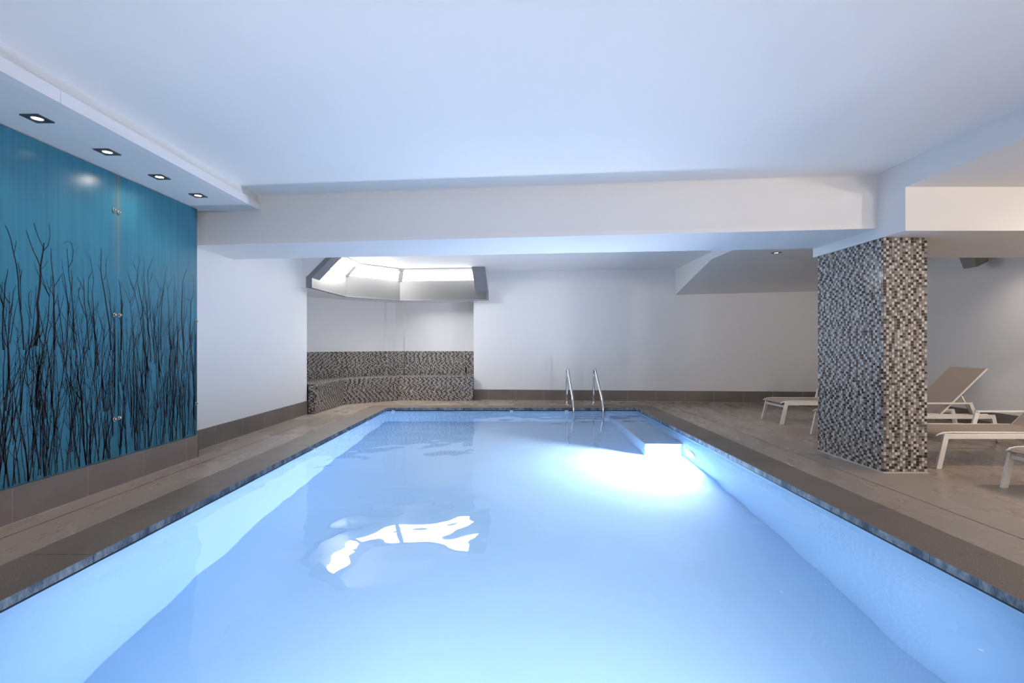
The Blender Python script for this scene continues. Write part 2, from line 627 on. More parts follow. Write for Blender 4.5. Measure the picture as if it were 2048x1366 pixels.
# sloped end plates (45 degrees) at both ends, and the closing cheeks behind them
for k, (i, j) in enumerate(((0, 1), (3, 2))):
    P = Vector(front[i]); Q = Vector(front[j])
    dr = (Q - P).normalized()
    inw = Vector((dr.y, -dr.x)) if k == 0 else Vector((-dr.y, dr.x))
    wid = 0.30 if k == 0 else 0.26
    zs = 2.35
    rise = CEIL - zs

    def pt(along, d, z):
        p = P + dr * along + inw * d
        return (p.x, p.y, z)
    mb = MB()
    l0 = [pt(-0.008, 0.0, zs), pt(-0.008, rise, CEIL - 0.004), pt(-0.008, rise - 0.11, CEIL - 0.004), pt(-0.008, -0.09, zs + 0.02)]
    l1 = [pt(wid, 0.0, zs), pt(wid, rise, CEIL - 0.004), pt(wid, rise - 0.11, CEIL - 0.004), pt(wid, -0.09, zs + 0.02)]
    mb.prism(l0, l1)
    mb.build('end_plate', 'grey_frame', win)
    mb = MB()     # vertical end strip below the plate
    mb.prism([pt(-0.009, 0.004, Z_B), pt(-0.009, -0.1, Z_B), pt(0.02, -0.1, Z_B), pt(0.02, 0.004, Z_B)],
             [pt(-0.009, 0.004, zs + 0.01), pt(-0.009, -0.1, zs + 0.03), pt(0.02, -0.1, zs + 0.03), pt(0.02, 0.004, zs + 0.01)])
    mb.build('end_strip', 'grey_frame', win)
    mb = MB()     # white cheek closing the hood end towards wall and ceiling
    c0 = [pt(-0.003, -0.09, Z_B + 0.01), pt(-0.003, -0.09, zs + 0.02), pt(-0.003, rise - 0.11, CEIL), pt(-0.003, -0.55, CEIL), pt(-0.003, -0.55, Z_B + 0.01)]
    c1 = [pt(0.025, -0.09, Z_B + 0.01), pt(0.025, -0.09, zs + 0.02), pt(0.025, rise - 0.11, CEIL), pt(0.025, -0.55, CEIL), pt(0.025, -0.55, Z_B + 0.01)]
    mb.prism(c0, c1)
    mb.build('end_cheek', 'paint', win)
# soffit of the bay behind the skirt
mb = MB()
sof = [(x, y) for x, y in back] + [(-0.4, 12.1), (-2.9, 12.2), (-4.5, 10.6), (-4.5, 8.5)]
mb.prism([(x, y, Z_B + 0.02) for x, y in sof], [(x, y, Z_B + 0.05) for x, y in sof])
mb.build('bay_soffit', 'paint', win)

# ------------------------------------------------------------------ floor and pool
TZ = 0.012
floor = empty('floor', (0, 0, 0)); floor['kind'] = 'structure'
cx = POOL_X + COPING_W
cyy = POOL_Y1 + COPING_W
mb = MB()
mb.box(WALL_L - 0.8, -cx + 0.02, FRONT_Y, 12.2, -0.16, -TZ)
mb.box(cx - 0.02, WALL_R + 0.1, FRONT_Y, 12.2, -0.16, -TZ)
mb.box(-cx + 0.02, cx - 0.02, cyy - 0.02, 12.2, -0.16, -TZ)
mb.box(-cx + 0.02, cx - 0.02, FRONT_Y, POOL_Y0 - COPING_W + 0.02, -0.16, -TZ)
mb.build('slab', 'grout_dark', floor)

unit = MB(); unit.box(0, 1, 0, 1, -TZ, 0)
tile_proto = unit.build('tile', 'deck_tile')
tile_me = tile_proto.data
bpy.data.objects.remove(tile_proto)
G = 0.0025


def tiles(xa, xb, ya, yb, nx, ny, keep=lambda cx, cy: True):
    sx = (xb - xa) / nx; sy = (yb - ya) / ny
    for i in range(nx):
        for j in range(ny):
            x = xa + i * sx; y = ya + j * sy
            if keep(x + sx / 2, y + sy / 2):
                piece(tile_me, 'tile', (x + G / 2, y + G / 2, 0), floor, (sx - G, sy - G, 1))


SLOT = 3.17
# left deck
tiles(-SLOT + 0.004, -cx, 0.5, cyy, 1, 12)
tiles(WALL_L, -SLOT - 0.004, 5.36, cyy, 1, 6)
tiles(PIER_X, -SLOT - 0.004, 0.5, 5.36, 1, 6)
# right deck
tiles(cx, SLOT - 0.004, 0.5, cyy, 1, 12)
tiles(SLOT + 0.004, WALL_R, 0.5, cyy, 6, 15)
# deck behind the pool
tiles(WALL_L, WALL_R, cyy, cyy + 1.2, 14, 2)
mb = MB()
mb.box(-SLOT - 0.0055, -SLOT + 0.0055, 0.5, cyy, -TZ - 0.001, -0.0015)
mb.build('drain_slot', 'gap_black', floor)
mb = MB()
mb.box(SLOT - 0.0055, SLOT + 0.0055, 0.5, cyy, -TZ - 0.001, -0.0015)
mb.build('drain_slot', 'gap_black', floor)

# pool basin
pool = empty('pool_basin', (0, 0, 0))
tag(pool, 'sunken rectangular pool basin with pale blue lining and dark stone coping', kind='structure')
XW = POOL_X + 0.025
Y0, Y1 = POOL_Y0 - 0.025, POOL_Y1 + 0.025
ZF0, ZF1 = -1.52, -1.22
RIM = -0.047


def liner_obj():
    mb = MB()
    mb.quad((-XW, Y0, ZF0), (XW, Y0, ZF0), (XW, Y1, ZF1), (-XW, Y1, ZF1))
    mb.quad((-XW, Y0, ZF0), (-XW, Y1, ZF1), (-XW, Y1, WATER_Z + 0.012), (-XW, Y0, WATER_Z + 0.012))
    mb.quad((XW, Y0, ZF0), (XW, Y0, WATER_Z + 0.012), (XW, Y1, WATER_Z + 0.012), (XW, Y1, ZF1))
    mb.quad((-XW, Y1, ZF1), (XW, Y1, ZF1), (XW, Y1, WATER_Z + 0.012), (-XW, Y1, WATER_Z + 0.012))
    mb.quad((-XW, Y0, ZF0), (-XW, Y0, WATER_Z + 0.012), (XW, Y0, WATER_Z + 0.012), (XW, Y0, ZF0))
    return mb.build('lining', 'liner', pool, fix=False)


liner_obj()
mb = MB()      # black strip painted for the shade in the gap under the coping
za, zb = WATER_Z + 0.006, RIM
for (xa, ya, xb, yb) in ((-XW, Y0, -XW, Y1), (-XW, Y1, XW, Y1), (XW, Y1, XW, Y0), (XW, Y0, -XW, Y0)):
    sx = 0.002 * (1 if xa < 0 else -1) if xa == xb else 0
    sy = 0.002 * (1 if ya < 2 else -1) if ya == yb else 0
    mb.quad((xa + sx, ya + sy, za), (xb + sx, yb + sy, za), (xb + sx, yb + sy, zb), (xa + sx, ya + sy, zb))
mb.build('gap_shade', 'gap_black', pool, fix=False)
# underwater bench at the far right
mb = MB()
mb.box(1.89, XW + 0.01, 7.07, Y1 + 0.01, -1.5, -0.64)
mb.build('underwater_bench', 'liner', pool, bevel=0.02)


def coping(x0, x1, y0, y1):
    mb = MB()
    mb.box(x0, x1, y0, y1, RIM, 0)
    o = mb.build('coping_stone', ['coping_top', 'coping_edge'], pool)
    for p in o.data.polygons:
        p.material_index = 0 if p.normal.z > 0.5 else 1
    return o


n = 11
k0 = 0.69 - 0.0
ys = []
y = 0.515
while y < POOL_Y1 - 0.05:
    ys.append(y); y += COPING_L
ys.append(POOL_Y1)
left_proto = None
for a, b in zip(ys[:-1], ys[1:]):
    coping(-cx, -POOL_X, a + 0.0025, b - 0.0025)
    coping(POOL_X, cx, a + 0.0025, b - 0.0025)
nb_ = 7
xs = [-cx + 2 * cx * k / nb_ for k in range(nb_ + 1)]
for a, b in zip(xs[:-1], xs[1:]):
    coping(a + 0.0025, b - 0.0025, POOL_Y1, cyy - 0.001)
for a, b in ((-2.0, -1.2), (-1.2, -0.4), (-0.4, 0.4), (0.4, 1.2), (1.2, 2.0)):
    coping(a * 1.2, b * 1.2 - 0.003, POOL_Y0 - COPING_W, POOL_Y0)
# small clips in the gap
for (x, y, along) in ((0.0, Y1, 0), (1.06, Y1, 0), (-2.28, Y1, 0), (-XW, 8.35, 1), (-XW, 7.35, 1), (-XW, 6.1, 1)):
    mb = MB()
    if along:
        mb.box(x, x + 0.02, y - 0.03, y + 0.03, WATER_Z + 0.004, RIM)
    else:
        mb.box(x - 0.03, x + 0.03, y - 0.02, y, WATER_Z + 0.004, RIM)
    mb.build('joint_clip', 'white_plastic', pool)
# water inlet in the far wall
mb = MB()
mb.box(-0.98, -0.68, Y1 - 0.012, Y1, -0.20, -0.14)
mb.build('inlet_grille', 'white_plastic', pool, bevel=0.004)

# water surface: a fine grid with low, slow ripples
from mathutils import noise as mnoise
NX, NY = 110, 200
vv, ff = [], []
for j in range(NY + 1):
    for i in range(NX + 1):
        x = -XW + 2 * XW * i / NX
        y = Y0 + (Y1 - Y0) * j / NY
        h = 0.0030 * mnoise.noise(Vector((x * 1.7, y * 1.3, 3.1))) + 0.0042 * mnoise.noise(Vector((x * 3.6 + 9, y * 3.2, 7.7))) + 0.0012 * mnoise.noise(Vector((x * 6.3 + 4, y * 6.8, 1.7)))
        vv.append((x, y, WATER_Z + h))
for j in range(NY):
    for i in range(NX):
        k = j * (NX + 1) + i
        ff.append((k, k + 1, k + NX + 2, k + NX + 1))
wme = bpy.data.meshes.new('pool_water')
wme.from_pydata(vv, [], ff)
wme.materials.append(MATS['water'])
wme.polygons.foreach_set('use_smooth', [True] * len(ff))
wme.update()
water = bpy.data.objects.new('pool_water', wme)
COL.objects.link(water)
water.cycles.is_caustics_caster = True
tag(water, 'clear glowing blue water filling the sunken pool', 'water', kind='stuff')

# ------------------------------------------------------------------ pool lamps


def pool_lamp(x, y, z, nx, ny, watts, label, spread=180):
    r = empty('pool_lamp', (x, y, z))
    r.rotation_euler = (0, 0, math.atan2(ny, nx))
    tag(r, label, 'lamp', 'underwater pool lamps')
    mb = MB()
    seg = 28
    prof_ = [(0.0, 0.15), (0.012, 0.15), (0.02, 0.14), (0.022, 0.115), (0.014, 0.115)]
    for k in range(len(prof_) - 1):
        for j in range(seg):
            a0, a1 = 2 * math.pi * j / seg, 2 * math.pi * (j + 1) / seg
            (h0, r0), (h1, r1) = prof_[k], prof_[k + 1]
            mb.quad((h0, r0 * math.cos(a0), r0 * math.sin(a0)), (h0, r0 * math.cos(a1), r0 * math.sin(a1)),
                    (h1, r1 * math.cos(a1), r1 * math.sin(a1)), (h1, r1 * math.cos(a0), r1 * math.sin(a0)))
    mb.build('bezel', 'white_plastic', r, fix=False)
    mb = MB()
    mb.poly([(0.014, 0.116 * math.cos(2 * math.pi * j / seg), 0.116 * math.sin(2 * math.pi * j / seg)) for j in range(seg)])
    mb.build('lens', 'pool_lens', r, fix=False)
    ld = bpy.data.lights.new('pool_light', 'AREA')
    ld.shape = 'DISK'; ld.size = 0.22
    ld.energy = watts; ld.color = POOL_COL
    ld.spread = math.radians(spread)
    ld.cycles.is_caustics_light = True
    lo = bpy.data.objects.new('bulb', ld); COL.objects.link(lo)
    lo.parent = r; lo.location = (0.026, 0, 0)
    lo.rotation_euler = (0, math.radians(-90), 0)
    return r


pool_lamp(XW, 6.75, -0.92, -1, 0, POOL_LAMP_W * 5.8, 'bright round lamp under water on the right pool wall before the bench')
for x, lab in ((-0.75, 'left'), (0.75, 'right')):
    pool_lamp(x, Y0, -0.75, 0, 1, POOL_LAMP_W, 'underwater lamp in the near pool wall below the viewer, ' + lab + ' of two', 105)

for x, lab, pw in ((-1.15, 'left', 0.15), (0.9, 'right', 0.09)):  # unseen floor lamps, added to throw light up onto the ceiling
    fl_ = pool_lamp(x, 1.75, ZF0 + (ZF1 - ZF0) * (1.75 - Y0) / (Y1 - Y0) + 0.004, 1, 0, POOL_LAMP_W * pw,
                    'added unseen underwater lamp in the pool floor below the viewer, ' + lab + ' of two', 80)
    fl_.rotation_euler = (0, math.radians(-90), 0)

# ------------------------------------------------------------------ baseboards (tiled skirting)


def skirting_run(root_name, pts, h, mat, length=0.6, th=0.012, start=0.0, kind='structure'):
    root = empty(root_name, (0, 0, 0)); root['kind'] = kind
    a, b = Vector((pts[0][0], pts[0][1], 0)), Vector((pts[1][0], pts[1][1], 0))
    d = (b - a); L = d.length; d.normalize()
    nrm = Vector((d.y, -d.x, 0))
    mb = MB()
    l0 = [a, b, b + nrm * (th - 0.001), a + nrm * (th - 0.001)]
    mb.prism([p + Vector((0, 0, 0.0005)) for p in l0], [p + Vector((0, 0, h - 0.002)) for p in l0])
    mb.build('grout_bed', 'grout', root)
    s = start
    cuts = []
    while s < L:
        cuts.append(max(0, s)); s += length
    cuts.append(L)
    if cuts[0] > 0: cuts.insert(0, 0)
    for u, v in zip(cuts[:-1], cuts[1:]):
        if v - u < 0.02: continue
        p, q = a + d * (u + 0.002), a + d * (v - 0.002)
        mb = MB()
        l0 = [p, q, q + nrm * th, p + nrm * th]
        mb.prism([x + Vector((0, 0, 0.008)) for x in l0], [x + Vector((0, 0, h)) for x in l0])
        mb.build('tile', mat, root)
    return root


HB = 0.235
skirting_run('baseboard_left', ((WALL_L, PIER_Y), (WALL_L, 8.72)), HB, 'skirting', start=0.05)
skirting_run('baseboard_back', ((-0.83, back_y(-0.83)), (WALL_R, back_y(WALL_R))), HB, 'skirting', start=0.33)
skirting_run('baseboard_right', ((WALL_R, back_y(WALL_R)), (WALL_R, 0.5)), HB, 'skirting', start=0.2)
# plinth below the glass panels
skirting_run('baseboard_panel', ((PIER_X, 0.5), (PIER_X, PIER_Y)), 0.24, 'skirting_light', th=0.032, start=-0.14 + 0.57 - 0.57)
tr = MB()
tr.box(PIER_X - 0.15, PIER_X + 0.032, PIER_Y - 0.01, PIER_Y + 0.002, 0.004, 0.24)
tag(tr.build('trim_1', 'skirting_light'), kind='structure')

# ------------------------------------------------------------------ printed glass panels
PX = -3.37
PZ0, PZ1 = 0.245, 2.66
J = 4.266
PW = 1.094
rng = random.Random(7)


def stroke(mb, pts, w0, w1):
    """flat ribbon in the plane of the panel; pts are (y, z)"""
    n = len(pts)
    L = []
    for k in range(n):
        a = pts[max(0, k - 1)]; b = pts[min(n - 1, k + 1)]
        dy, dz = b[0] - a[0], b[1] - a[1]
        l = math.hypot(dy, dz) or 1
        w = (w0 + (w1 - w0) * k / (n - 1)) / 2
        L.append(((pts[k][0] - dz / l * w, pts[k][1] + dy / l * w), (pts[k][0] + dz / l * w, pts[k][1] - dy / l * w)))
    i0 = len(mb.v)
    for (p, q) in L:
        mb.v.append((PX + 0.0006, p[0], p[1])); mb.v.append((PX + 0.0006, q[0], q[1]))
    for k in range(n - 1):
        a = i0 + 2 * k
        mb.f.append((a, a + 1, a + 3, a + 2)); mb.m.append(0)


def buds(mb, pts, s):
    for k in range(1, len(pts) - 1):
        if rng.random() < 0.6:
            y, z = pts[k]
            sg = rng.choice((-1, 1))
            stroke(mb, [(y, z), (y + sg * s, z + s * 1.2)], s * 0.9, s * 0.3)


def stem(mb, y, z, h, w, lean, twigs, lim):
    n = max(6, int(h / 0.07))
    pts = []
    a = lean; yy, zz = y, z
    for k in range(n + 1):
        pts.append((yy, zz))
        a += rng.uniform(-0.11, 0.11) - 0.10 * (a - lean)
        st = h / n
        yy += math.sin(a) * st; zz += math.cos(a) * st
        yy = min(max(yy, lim[0] + 0.01), lim[1] - 0.01)
    stroke(mb, pts, w, max(0.0016, w * 0.22))
    buds(mb, pts, 0.007)
    for _ in range(twigs):
        k = rng.randint(int(n * 0.3), n - 1)
        ty, tz = pts[k]
        an = a + rng.choice((-1, 1)) * rng.uniform(0.3, 0.75)
        tl = rng.uniform(0.10, 0.34) * min(1.0, h)
        m = 6
        tp = []
        for q in range(m + 1):
            tp.append((min(max(ty, lim[0] + 0.005), lim[1] - 0.005), tz))
            an *= 0.86
            an += rng.uniform(-0.1, 0.1)
            ty += math.sin(an) * tl / m; tz += math.cos(an) * tl / m
        stroke(mb, tp, max(0.0032, w * 0.5), 0.002)
        buds(mb, tp, 0.005)


def traced(ox, oy, sc, pts):
    return [panel_pt(ox + x / sc, oy + y / sc, PX) for x, y in pts]


# branches of the print that stand clear at the top, traced (pixel on the panel -> point on its plane)
S1 = 5.06
TR = []


def T1(w0, w1, *pts): TR.append((w0, w1, traced(0, 430, S1, pts)))
def T2(w0, w1, *pts): TR.append((w0, w1, traced(190, 430, S1, pts)))


T1(0.012, 0.003, (240, 1366), (232, 1230), (220, 1060), (205, 960), (190, 800), (185, 660), (165, 500), (130, 350), (105, 230), (75, 150), (52, 103))
T1(0.004, 0.002, (145, 385), (155, 320), (165, 258))
T1(0.006, 0.002, (212, 960), (208, 720), (195, 560), (181, 470))
T1(0.004, 0.002, (204, 700), (208, 620), (222, 560))
T1(0.022, 0.006, (365, 1325), (380, 1150), (388, 1020), (375, 900), (400, 740), (410, 600), (408, 520), (425, 430), (438, 350), (445, 280))
T1(0.006, 0.003, (408, 525), (370, 430), (330, 345), (290, 230), (266, 158))
T1(0.005, 0.003, (438, 330), (395, 245), (362, 150), (342, 82))
T1(0.006, 0.002, (440, 360), (485, 310), (508, 210), (497, 90))
T1(0.003, 0.002, (420, 545), (455, 510), (480, 465))
T1(0.011, 0.003, (548, 1366), (545, 1150), (540, 1000), (547, 820), (545, 700), (530, 560), (516, 440), (518, 335))
T1(0.005, 0.002, (548, 725), (590, 660), (628, 590))
T1(0.005, 0.002, (540, 810), (495, 745), (470, 660))
T1(0.009, 0.003, (745, 1366), (748, 1100), (738, 960), (722, 760), (700, 640), (690, 500), (678, 340))
T1(0.004, 0.002, (695, 530), (730, 470), (742, 370), (725, 295), (688, 264), (640, 285))
T1(0.005, 0.002, (726, 760), (730, 640), (718, 560))
T1(0.006, 0.002, (690, 1020), (695, 900), (660, 780), (635, 680), (628, 600))
T1(0.012, 0.003, (35, 1366), (25, 1200), (30, 1000), (45, 820), (50, 700), (75, 590), (80, 545))
T1(0.005, 0.002, (90, 1200), (120, 920), (135, 780), (163, 710))
T1(0.006, 0.002, (100, 1300), (130, 1100), (155, 960), (185, 840))
T1(0.005, 0.002, (320, 1050), (290, 900), (292, 790), (316, 757))
T1(0.009, 0.003, (900, 1366), (880, 1080), (855, 900), (850, 760), (845, 630))
T1(0.004, 0.002, (850, 765), (815, 690), (782, 625))
T1(0.006, 0.002, (880, 1060), (835, 940), (800, 850), (792, 740))
T1(0.007, 0.002, (965, 1366), (955, 1110), (920, 1000), (890, 880), (895, 640), (935, 570), (912, 415))
T1(0.005, 0.002, (955, 1100), (935, 780), (948, 640), (935, 560))
T1(0.009, 0.002, (640, 1366), (630, 1200), (605, 1020), (590, 880), (582, 810))
T2(0.016, 0.003, (160, 1366), (150, 1150), (120, 950), (95, 780), (70, 640), (55, 560), (66, 345))
T2(0.005, 0.002, (90, 660), (112, 590), (110, 500), (122, 425))
T2(0.004, 0.002, (58, 575), (30, 510))
T2(0.006, 0.002, (165, 1150), (150, 800), (125, 680), (116, 600))
T2(0.012, 0.003, (265, 1366), (262, 1080), (275, 930), (268, 820), (240, 650), (218, 510))
T2(0.003, 0.002, (365, 930), (310, 780), (260, 680))
T2(0.006, 0.002, (495, 1366), (478, 950), (455, 800), (425, 650), (430, 560), (450, 480), (447, 405))
T2(0.004, 0.002, (418, 555), (392, 510), (383, 455))
T2(0.004, 0.002, (370, 920), (405, 800), (425, 680))
T2(0.005, 0.002, (480, 890), (495, 780), (493, 600), (500, 490), (485, 425))
T2(0.007, 0.002, (600, 1366), (560, 1050), (545, 760), (530, 600), (545, 540), (588, 425))
T2(0.003, 0.002, (545, 690), (570, 640), (580, 575))
T2(0.010, 0.002, (665, 1366), (660, 1150), (680, 850), (700, 680), (727, 515))
T2(0.004, 0.002, (685, 775), (635, 710), (608, 620))
T2(0.007, 0.002, (755, 1366), (745, 900), (738, 780), (715, 640))
T2(0.004, 0.002, (738, 760), (760, 680), (785, 625))
T2(0.007, 0.002, (790, 1366), (800, 1000), (805, 760), (805, 595))
T2(0.013, 0.003, (895, 1366), (875, 1050), (880, 850), (890, 660), (930, 545))
T2(0.006, 0.002, (890, 1200), (905, 900), (910, 680))
T2(0.009, 0.002, (960, 1366), (968, 900), (998, 780), (998, 640), (985, 610))
T2(0.004, 0.002, (968, 870), (915, 835))
T2(0.004, 0.002, (1000, 860), (1022, 700))


def clip_panel(pts, y0, y1):
    return all(y0 < p[0] < y1 for p in pts)


PANELS = [(J - 2 * PW, J - PW, 'teal glass panel with printed bare branches nearest the viewer'),
          (J - PW, J, 'left teal glass panel with bare branches, lamp reflection near its top'),
          (J, PIER_Y, 'narrow-looking right teal glass panel with bare branches beside the white wall')]
for idx, (ya, yb, lab) in enumerate(PANELS):
    if idx == 0:
        ya = J - 2 * PW
    root = empty('glass_panel', (PX, (ya + yb) / 2, PZ0))
    tag(root, lab, 'wall panel', 'printed glass panels on the left wall')
    root['_world'] = 1
    mb = MB()
    mb.box(PX - 0.010, PX, ya + 0.0015, yb - 0.0015, PZ0, PZ1)
    mb.build('glass', 'teal_glass', root)
    mb = MB()
    lim = (ya + 0.01, yb - 0.01)
    for w0, w1, pts in TR:
        inside = [p for p in pts if lim[0] < p[0] < lim[1]]
        if len(inside) >= 2 and len(inside) >= len(pts) * 0.5:
            stroke(mb, inside, w0 * 1.1, w1 * 1.4)
            buds(mb, inside, 0.007)
    W = yb - ya
    for layer, (zlo, zhi, hlo, hhi, cnt) in enumerate(((0.80, 1.05, 0.5, 0.85, 16), (0.5, 0.8, 0.55, 1.0, 30),
                                                      (0.26, 0.5, 0.5, 1.05, 44), (0.25, 0.26, 0.25, 0.8, 46))):
        for _ in range(int(cnt * W / PW * (1.0 if idx else 0.9))):
            y = rng.uniform(lim[0] + 0.01, lim[1] - 0.01)
            stem(mb, y, rng.uniform(zlo, zhi), rng.uniform(hlo, hhi), rng.choice((0.006, 0.007, 0.008, 0.010, 0.014)),
                 rng.uniform(-0.12, 0.12), rng.randint(1, 4), lim)
    mb.build('branch_print', 'branch_ink', root, fix=False)
    bolts = []
    if idx == 1: bolts = [(J - 0.030, z) for z in (2.35, 1.46, 0.575)]
    if idx == 2: bolts = [(J + 0.022, z) for z in (2.342, 1.46, 0.58)] + [(PIER_Y - 0.025, z) for z in (1.46, 0.58)]
    for (y, z) in bolts:
        mb = MB()
        mb.tube([(PX - 0.001, y, z), (PX + 0.006, y, z), (PX + 0.0065, y, z), (PX + 0.020, y, z), (PX + 0.024, y, z)],
                [0.017, 0.017, 0.011, 0.011, 0.007], 14)
        mb.build('bolt', 'bolt_steel', root, smooth=False)

# ------------------------------------------------------------------ downlights


def downlight(loc, label, group, watts, bright=False, size=0.118, tilt=(0, 0), spot=1.9):
    r = empty('downlight', loc)
    tag(r, label, 'downlight', group)
    h = size / 2
    mb = MB(); seg = 24; R = 0.037
    # square trim with a round hole
    for j in range(seg):
        a0, a1 = 2 * math.pi * j / seg, 2 * math.pi * (j + 1) / seg

        def sq(a):
            c, s = math.cos(a), math.sin(a); m = max(abs(c), abs(s))
            return (h * c / m, h * s / m)
        p0, p1 = sq(a0), sq(a1)
        mb.quad((R * math.cos(a0), R * math.sin(a0), -0.008), (R * math.cos(a1), R * math.sin(a1), -0.008), (*p1, -0.008), (*p0, -0.008))
        mb.quad((*p0, -0.008), (*p1, -0.008), (*p1, 0), (*p0, 0))
    mb.build('trim', 'bronze_trim', r, fix=False)
    mb = MB()
    for j in range(seg):
        a0, a1 = 2 * math.pi * j / seg, 2 * math.pi * (j + 1) / seg
        mb.quad((R * math.cos(a0), R * math.sin(a0), -0.008), (R * math.cos(a1), R * math.sin(a1), -0.008),
                (0.8 * R * math.cos(a1), 0.8 * R * math.sin(a1), -0.0035), (0.8 * R * math.cos(a0), 0.8 * R * math.sin(a0), -0.0035))
    mb.build('reflector', 'reflector', r, fix=False)
    mb = MB()
    mb.poly([(0.8 * R * math.cos(2 * math.pi * j / seg), 0.8 * R * math.sin(2 * math.pi * j / seg), -0.0035) for j in range(seg)])
    mb.build('lens', 'lamp_lens_bright' if bright else 'lamp_lens', r, fix=False)
    if watts:
        ld = bpy.data.lights.new('downlight_beam', 'SPOT')
        ld.energy = watts; ld.color = WARM
        ld.spot_size = spot; ld.spot_blend = 1.0; ld.shadow_soft_size = 0.03
        lo = bpy.data.objects.new('bulb', ld); COL.objects.link(lo)
        lo.parent = r; lo.location = (0, 0, -0.012); lo.rotation_euler = (tilt[0], tilt[1], 0)
    return r


GS = 'downlights in the soffit over the glass panels'
for y, lab, br in ((3.227, 'square recessed downlight in the left soffit, nearest the viewer', False),
                   (3.786, 'square recessed downlight in the left soffit, second from the viewer', False),
                   (4.347, 'brightly glowing square downlight in the left soffit, third from the viewer', True),
                   (4.883, 'square recessed downlight in the left soffit, nearest the cross beam', False)):
    downlight((-3.06, y, 2.668), lab, GS, SOFFIT_W * (1.3 if br else 1.0), br, spot=3.0 if br else 1.9)
downlight((-3.06, 2.67, 2.668), 'square recessed downlight in the left soffit just behind the viewer', GS, SOFFIT_W)
GL = 'downlights over the lounge'
downlight((4.29, 8.1, 2.705), 'small square downlight in the ceiling left of the mosaic column', GL, LOUNGE_W * 0.18)
downlight((6.35, 6.7, 2.705), 'square downlight in the lounge ceiling beside the right wall', GL, LOUNGE_W * 0.22)
downlight((5.7, 3.75, 2.605), 'square downlight in the lounge ceiling in front of the cream beam', GL, LOUNGE_W * 0.9, spot=2.7, tilt=(math.radians(30), 0))
downlight((5.2, 1.6, 2.605), 'square downlight in the lounge ceiling near the front wall', GL, LOUNGE_W * 1.3, spot=2.6)

GR = 'added downlights washing the wall behind the viewer'  # out-of-view row added for warm frontal fill off the white wall
for x, z, p in ((-2.2, CEIL, 'far left'), (-0.7, CEIL, 'left'), (0.8, CEIL, 'middle'), (2.3, CEIL, 'right'), (4.4, 2.605, 'far right'), (6.0, 2.605, 'outermost right')):
    downlight((x, -1.9, z), 'added square ceiling downlight washing the wall behind the viewer, ' + p, GR, REAR_W * (0.75 if x < 4 else 1.1), spot=2.4, tilt=(math.radians(-25), 0))



def fill_uplight(loc, label, k=1.0):  # unseen uplight added to brighten the ceiling and beams
    r = empty('added_uplight', loc)
    tag(r, label, 'added lamp', 'added fill uplights on the wall behind the viewer')
    mb = MB()
    seg = 16
    for j in range(seg):     # half-bowl shade open at the top
        a0, a1 = math.pi * j / seg, math.pi * (j + 1) / seg
        mb.quad((0.05 * math.cos(a0), 0.04 * math.sin(a0), -0.12), (0.05 * math.cos(a1), 0.04 * math.sin(a1), -0.12),
                (0.14 * math.cos(a1), 0.12 * math.sin(a1), 0.0), (0.14 * math.cos(a0), 0.12 * math.sin(a0), 0.0))
    mb.box(-0.14, 0.14, 0.0, 0.006, -0.12, 0.0)
    mb.build('shade', 'white_metal', r, fix=False)
    mb = MB()
    mb.tube([(0, 0.06, -0.10), (0, 0.06, -0.02)], 0.02, 10)
    mb.build('lamp_holder', 'black_plastic', r)
    ld = bpy.data.lights.new('uplight', 'SPOT')
    ld.energy = FILL_UP_W * k; ld.color = WARM; ld.spot_size = math.radians(130); ld.spot_blend = 0.8; ld.shadow_soft_size = 0.14
    lo = bpy.data.objects.new('bulb', ld); COL.objects.link(lo)
    lo.parent = r; lo.location = (0, 0.07, 0.03); lo.rotation_euler = (math.radians(180 - 48), 0, 0)
    return r


for x, p, k in ((-2.2, 'leftmost', 1), (0.2, 'second from the left', 1), (2.6, 'third from the left', 1), (4.3, 'fourth from the left', 6), (6.3, 'rightmost', 10)):
    fill_uplight((x, FRONT_Y, 1.75), 'added white half-bowl fill uplight on the wall behind the viewer, ' + p, k)

# ------------------------------------------------------------------ mosaic


MOS = ['tile_white', 'tile_beige', 'tile_grey', 'tile_dark', 'mosaic_grout']


def mosaic(mb, p00, p10, p11, p01, nrm, pitch=0.0262, gap=0.003, proud=0.003, seed=1):
    """tiles on a bilinear quad (u along p00->p10, v along p00->p01), plus the grout sheet"""
    r = random.Random(seed)
    p00, p10, p11, p01 = (Vector(p) for p in (p00, p10, p11, p01))
    nrm = Vector(nrm).normalized()
    nu = max(1, round((p10 - p00).length / pitch)); nv = max(1, round((p01 - p00).length / pitch))
    lu, lv = gap / 2 * nu / max((p10 - p00).length, .01), gap / 2 * nv / max((p01 - p00).length, .01)

    def P(u, v):
        return (p00 * (1 - u) + p10 * u) * (1 - v) + (p01 * (1 - u) + p11 * u) * v
    mb.quad(p00, p10, p11, p01, 4)
    prev = -1
    for j in range(nv):
        off = r.randrange(4)
        while off == prev: off = r.randrange(4)
        prev = off
        cyc = [0] + r.sample([1, 2, 3], 3)
        for i in range(nu):
            if (i + off) % 4 == 1: cyc = [0] + r.sample([1, 1, 2, 3], 3)
            t = cyc[(i + off) % 4]
            if r.random() < 0.04: t = r.randrange(4)
            a, b = (i + lu) / nu, (i + 1 - lu) / nu
            c, d = (j + lv) / nv, (j + 1 - lv) / nv
            base = [P(a, c), P(b, c), P(b, d), P(a, d)]
            top = [q + nrm * proud for q in base]
            k = len(mb.v)
            mb.v += [tuple(q) for q in base] + [tuple(q) for q in top]
            mb.f += [(k + 4, k + 5, k + 6, k + 7), (k, k + 1, k + 5, k + 4), (k + 1, k + 2, k + 6, k + 5),
                     (k + 2, k + 3, k + 7, k + 6), (k + 3, k, k + 4, k + 7)]
            mb.m += [t] * 5


